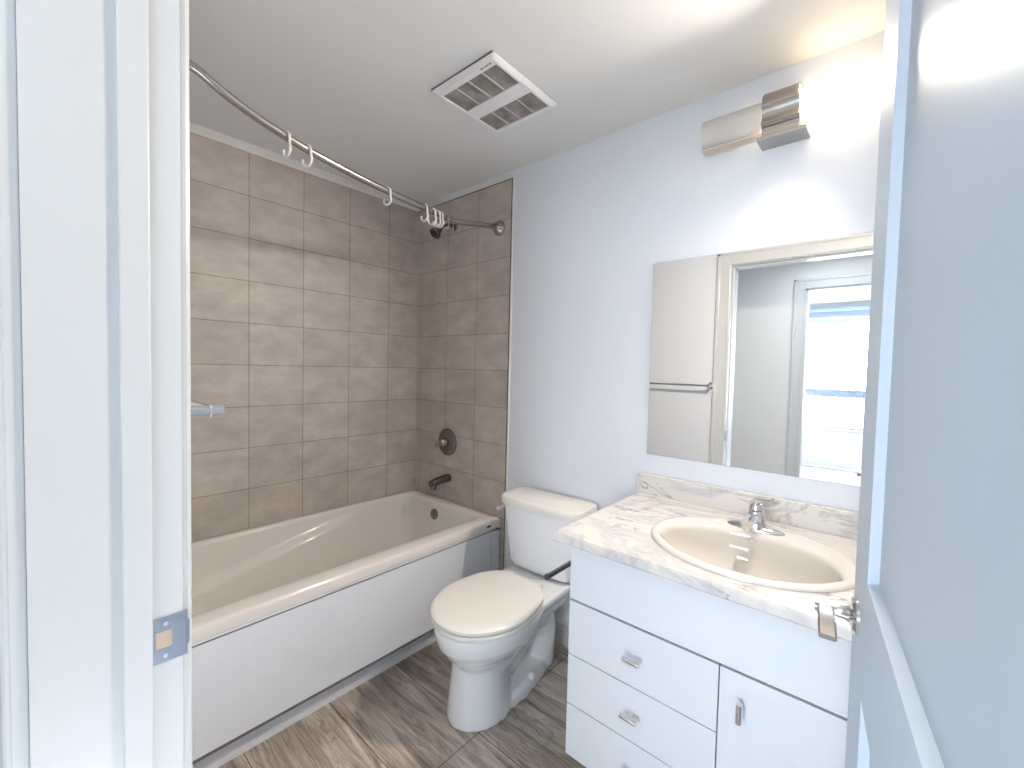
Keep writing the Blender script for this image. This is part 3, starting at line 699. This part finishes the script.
add_rings(bm, ring); add_lathe(bm, [(0.0001, 0), (0.013, 0), (0.012, 0.014), (0.0001, 0.014)], (FX, FY-0.098, FZ+0.036), (0, 0, -1), 20)
obj('spout', bm, M_chrome, fau, 50)
bm = B()
add_rings(bm, [circ(FX, FY+0.002, FZ+0.064, 0.021, 0.021), circ(FX, FY+0.003, FZ+0.076, 0.021, 0.022), circ(FX, FY+0.004, FZ+0.084, 0.017, 0.018), circ(FX, FY+0.004, FZ+0.087, 0.008, 0.009)])
ring = []
for k in range(10):
    t = k/9; y = FY+0.012-0.062*t; z = FZ+0.084+0.016*t; w = 0.012+0.002*math.sin(t*PI)
    ring.append([(FX-w, y, z), (FX-w*.6, y, z+0.004), (FX+w*.6, y, z+0.004), (FX+w, y, z), (FX+w*.6, y, z-0.004), (FX-w*.6, y, z-0.004)])
add_rings(bm, ring); obj('lever', bm, M_chrome, fau, 40)

# ---------------------------------------------------------------- mirror
mir = thing('wall_mirror', 'large frameless rectangular wall mirror above the vanity sink', 'mirror', (2.0, -0.002, 1.00))
bm = B(); add_box(bm, 1.606, 2.398, -0.0065, -0.0015, 0.999, 1.790, 0.001, 1); obj('glass_backing', bm, M_steel, mir)
bm = B(); add_box(bm, 1.6075, 2.3965, -0.0078, -0.0066, 1.0005, 1.7885); obj('reflecting_glass', bm, M_mirror, mir)

# ---------------------------------------------------------------- vanity light
lam = thing('vanity_light', 'wall lamp with frosted glass and chrome centre bracket above the mirror', 'wall lamp', (2.055, 0, 2.13))
def half_shade(bm, x0, x1):
    prof = []
    z0, z1, d = 2.160, 2.278, 0.088
    for k in range(13):
        a = -PI/2 + PI*k/12
        prof.append((-0.020 - (d-0.020)*max(0, math.cos(a))**0.8, (z0+z1)/2 + (z1-z0)/2*math.sin(a)))
    inner = [(-0.020-(-y-0.020)*0.92, (z0+z1)/2+(z-(z0+z1)/2)*0.93) for y, z in prof]
    loop = prof + inner[::-1]
    add_rings(bm, [[(x0, y, z) for y, z in loop], [(x1, y, z) for y, z in loop]])
bm = B(); half_shade(bm, 1.802, 2.000); sl = obj('glass_shade', bm, M_glass, lam, 40); sl['label'] = 'unlit frosted glass half'
bm = B(); add_box(bm, 1.800, 2.000, -0.070, -0.030, 2.158, 2.164, 0.001); obj('shade_lip', bm, M_lip, lam)
bm = B(); half_shade(bm, 2.106, 2.305); sr_ = obj('glass_shade', bm, M_lit, lam, 40); sr_['label'] = 'lit glowing frosted glass half'
area('vanity_lamp_light', (2.205, -0.093, 2.215), (math.radians(-52), 0, math.radians(-26)), 0.19, 0.13, 25, (1.0, 0.89, 0.75), spread=136)
# chrome bracket, wavy in side view
bm = B(); pr = []
wave = [(0.000, 2.292), (-0.040, 2.292), (-0.075, 2.284), (-0.095, 2.264), (-0.101, 2.242), (-0.104, 2.238), (-0.104, 2.232), (-0.097, 2.222), (-0.092, 2.205), (-0.094, 2.192), (-0.102, 2.182), (-0.104, 2.176), (-0.088, 2.168), (-0.084, 2.160), (-0.086, 2.142)]
back = [(y+0.004 if y < -0.01 else y, z-0.004) for y, z in wave]
loop = wave + back[::-1]
add_rings(bm, [[(2.000, y, z) for y, z in loop], [(2.106, y, z) for y, z in loop]])
obj('bracket', bm, M_nickel, lam, 30)
bm = B(); add_box(bm, 1.985, 2.128, -0.088, 0.0, 2.130, 2.142, 0.002); add_box(bm, 1.99, 2.12, -0.010, 0.0, 2.142, 2.27, 0.002); obj('back_plate', bm, M_nickel, lam)

# ---------------------------------------------------------------- ceiling fan grille
ven = thing('exhaust_fan', 'square white exhaust fan grille on the bathroom ceiling', 'exhaust fan', (1.167, -0.5125, CEIL))
VXa, VXb, VYa, VYb = 1.004, 1.330, -0.696, -0.329
zt = CEIL-0.017
bm = B()
O = [(0.0, CEIL-0.003), (0.0, CEIL-0.008), (0.006, CEIL-0.016), (0.018, zt)]
def fr(x0, x1, y0, y1): add_box(bm, x0, x1, y0, y1, zt, CEIL-0.006, 0.0015, 1)
g1 = (1.026, 1.306, -0.656, -0.532); g2 = (1.024, 1.304, -0.466, -0.355)
add_rings(bm, [rrect(VXa, VXb, VYa, VYb, 0.010, CEIL-0.003, 4), rrect(VXa, VXb, VYa, VYb, 0.010, CEIL-0.009, 4), rrect(VXa+.010, VXb-.010, VYa+.010, VYb-.010, 0.008, zt+.002, 4), rrect(VXa+.016, VXb-.016, VYa+.016, VYb-.016, 0.006, zt+.002, 4), rrect(VXa+.016, VXb-.016, VYa+.016, VYb-.016, 0.006, CEIL-.003, 4)], False, False)
fr(VXa+.012, g1[0], VYa+.012, VYb-.012); fr(g1[1], VXb-.012, VYa+.012, VYb-.012)
fr(g1[0], g1[1], VYa+.012, g1[2]); fr(g1[0], g1[1], g1[3], g2[2]); fr(g1[0], g1[1], g2[3], VYb-.012)
obj('cover', bm, M_plastic, ven)
bm = B(); add_box(bm, VXa+.004, VXb-.004, VYa-.0015, VYa+.008, CEIL-0.0065, CEIL-0.0005); obj('shadow_strip', bm, M_gap, ven)  # dark strip standing in for the shade along this cover edge
for g in (g1, g2):
    bm = B(); add_box(bm, g[0], g[1], g[2], g[3], CEIL-0.007, CEIL-0.004)
    bk = obj('grille_recess', bm, M_gap, ven)
    bm = B(); n = 34
    for k in range(n):
        x = g[0]+(g[1]-g[0])*(k+.5)/n; add_box(bm, x-0.0032, x+0.0032, g[2], g[3], zt+0.004, zt+0.010)
    obj('louvres', bm, M_grille, ven)
    for q in (0.27, 0.50, 0.75):
        bm = B(); x = g[0]+(g[1]-g[0])*q; add_box(bm, x-0.0025, x+0.0025, g[2], g[3], zt+0.001, zt+0.009)
        obj('rib', bm, M_rib, ven)
# tiny maker's marking, too small to read
bm = B()
for k, w in enumerate((0.008, 0.005, 0.008, 0.006, 0.008)):
    add_box(bm, 1.248+k*0.0105, 1.248+k*0.0105+w, -0.6755, -0.6690, zt-0.0006, zt+0.001)
obj('maker_marking', bm, M_gap, ven)

# ---------------------------------------------------------------- towel bar and paper holder
tb = thing('towel_bar', 'chrome towel bar on the door wall, its end showing past the door frame', 'towel bar', (1.08, YD, 1.252))
for x in (1.400, 0.785):
    bm = B(); add_lathe(bm, [(0.0001, 0), (0.026, 0), (0.026, 0.005), (0.020, 0.010), (0.0115, 0.014), (0.0105, 0.062), (0.0125, 0.064), (0.0125, 0.084), (0.0001, 0.086)], (x, YD, 1.252), (0, 1, 0), 28); obj('post', bm, M_chrome, tb, 35)
bm = B(); add_tube(bm, [(1.400, YD+0.073, 1.252), (0.785, YD+0.073, 1.252)], 0.0085, 18); obj('bar', bm, M_chrome, tb, 40)
tp = thing('toilet_paper_holder', 'empty chrome toilet paper arm on the side of the vanity', 'toilet paper holder', (VX0, -0.35, 0.625))
bm = B(); add_lathe(bm, [(0.0001, 0), (0.024, 0), (0.023, 0.006), (0.010, 0.009), (0.009, 0.100), (0.0001, 0.101)], (VX0, -0.375, 0.628), (-1, 0, 0), 24); obj('post', bm, M_dnickel, tp, 35)
bm = B(); add_tube(bm, [(1.508, -0.375, 0.628), (1.500, -0.385, 0.628), (1.498, -0.40, 0.628), (1.498, -0.545, 0.628)], 0.0092, 16)
add_lathe(bm, [(0.0001, 0), (0.0105, 0), (0.0105, 0.008), (0.0001, 0.009)], (1.498, -0.541, 0.628), (0, -1, 0), 16); obj('arm', bm, M_dnickel, tp, 40)
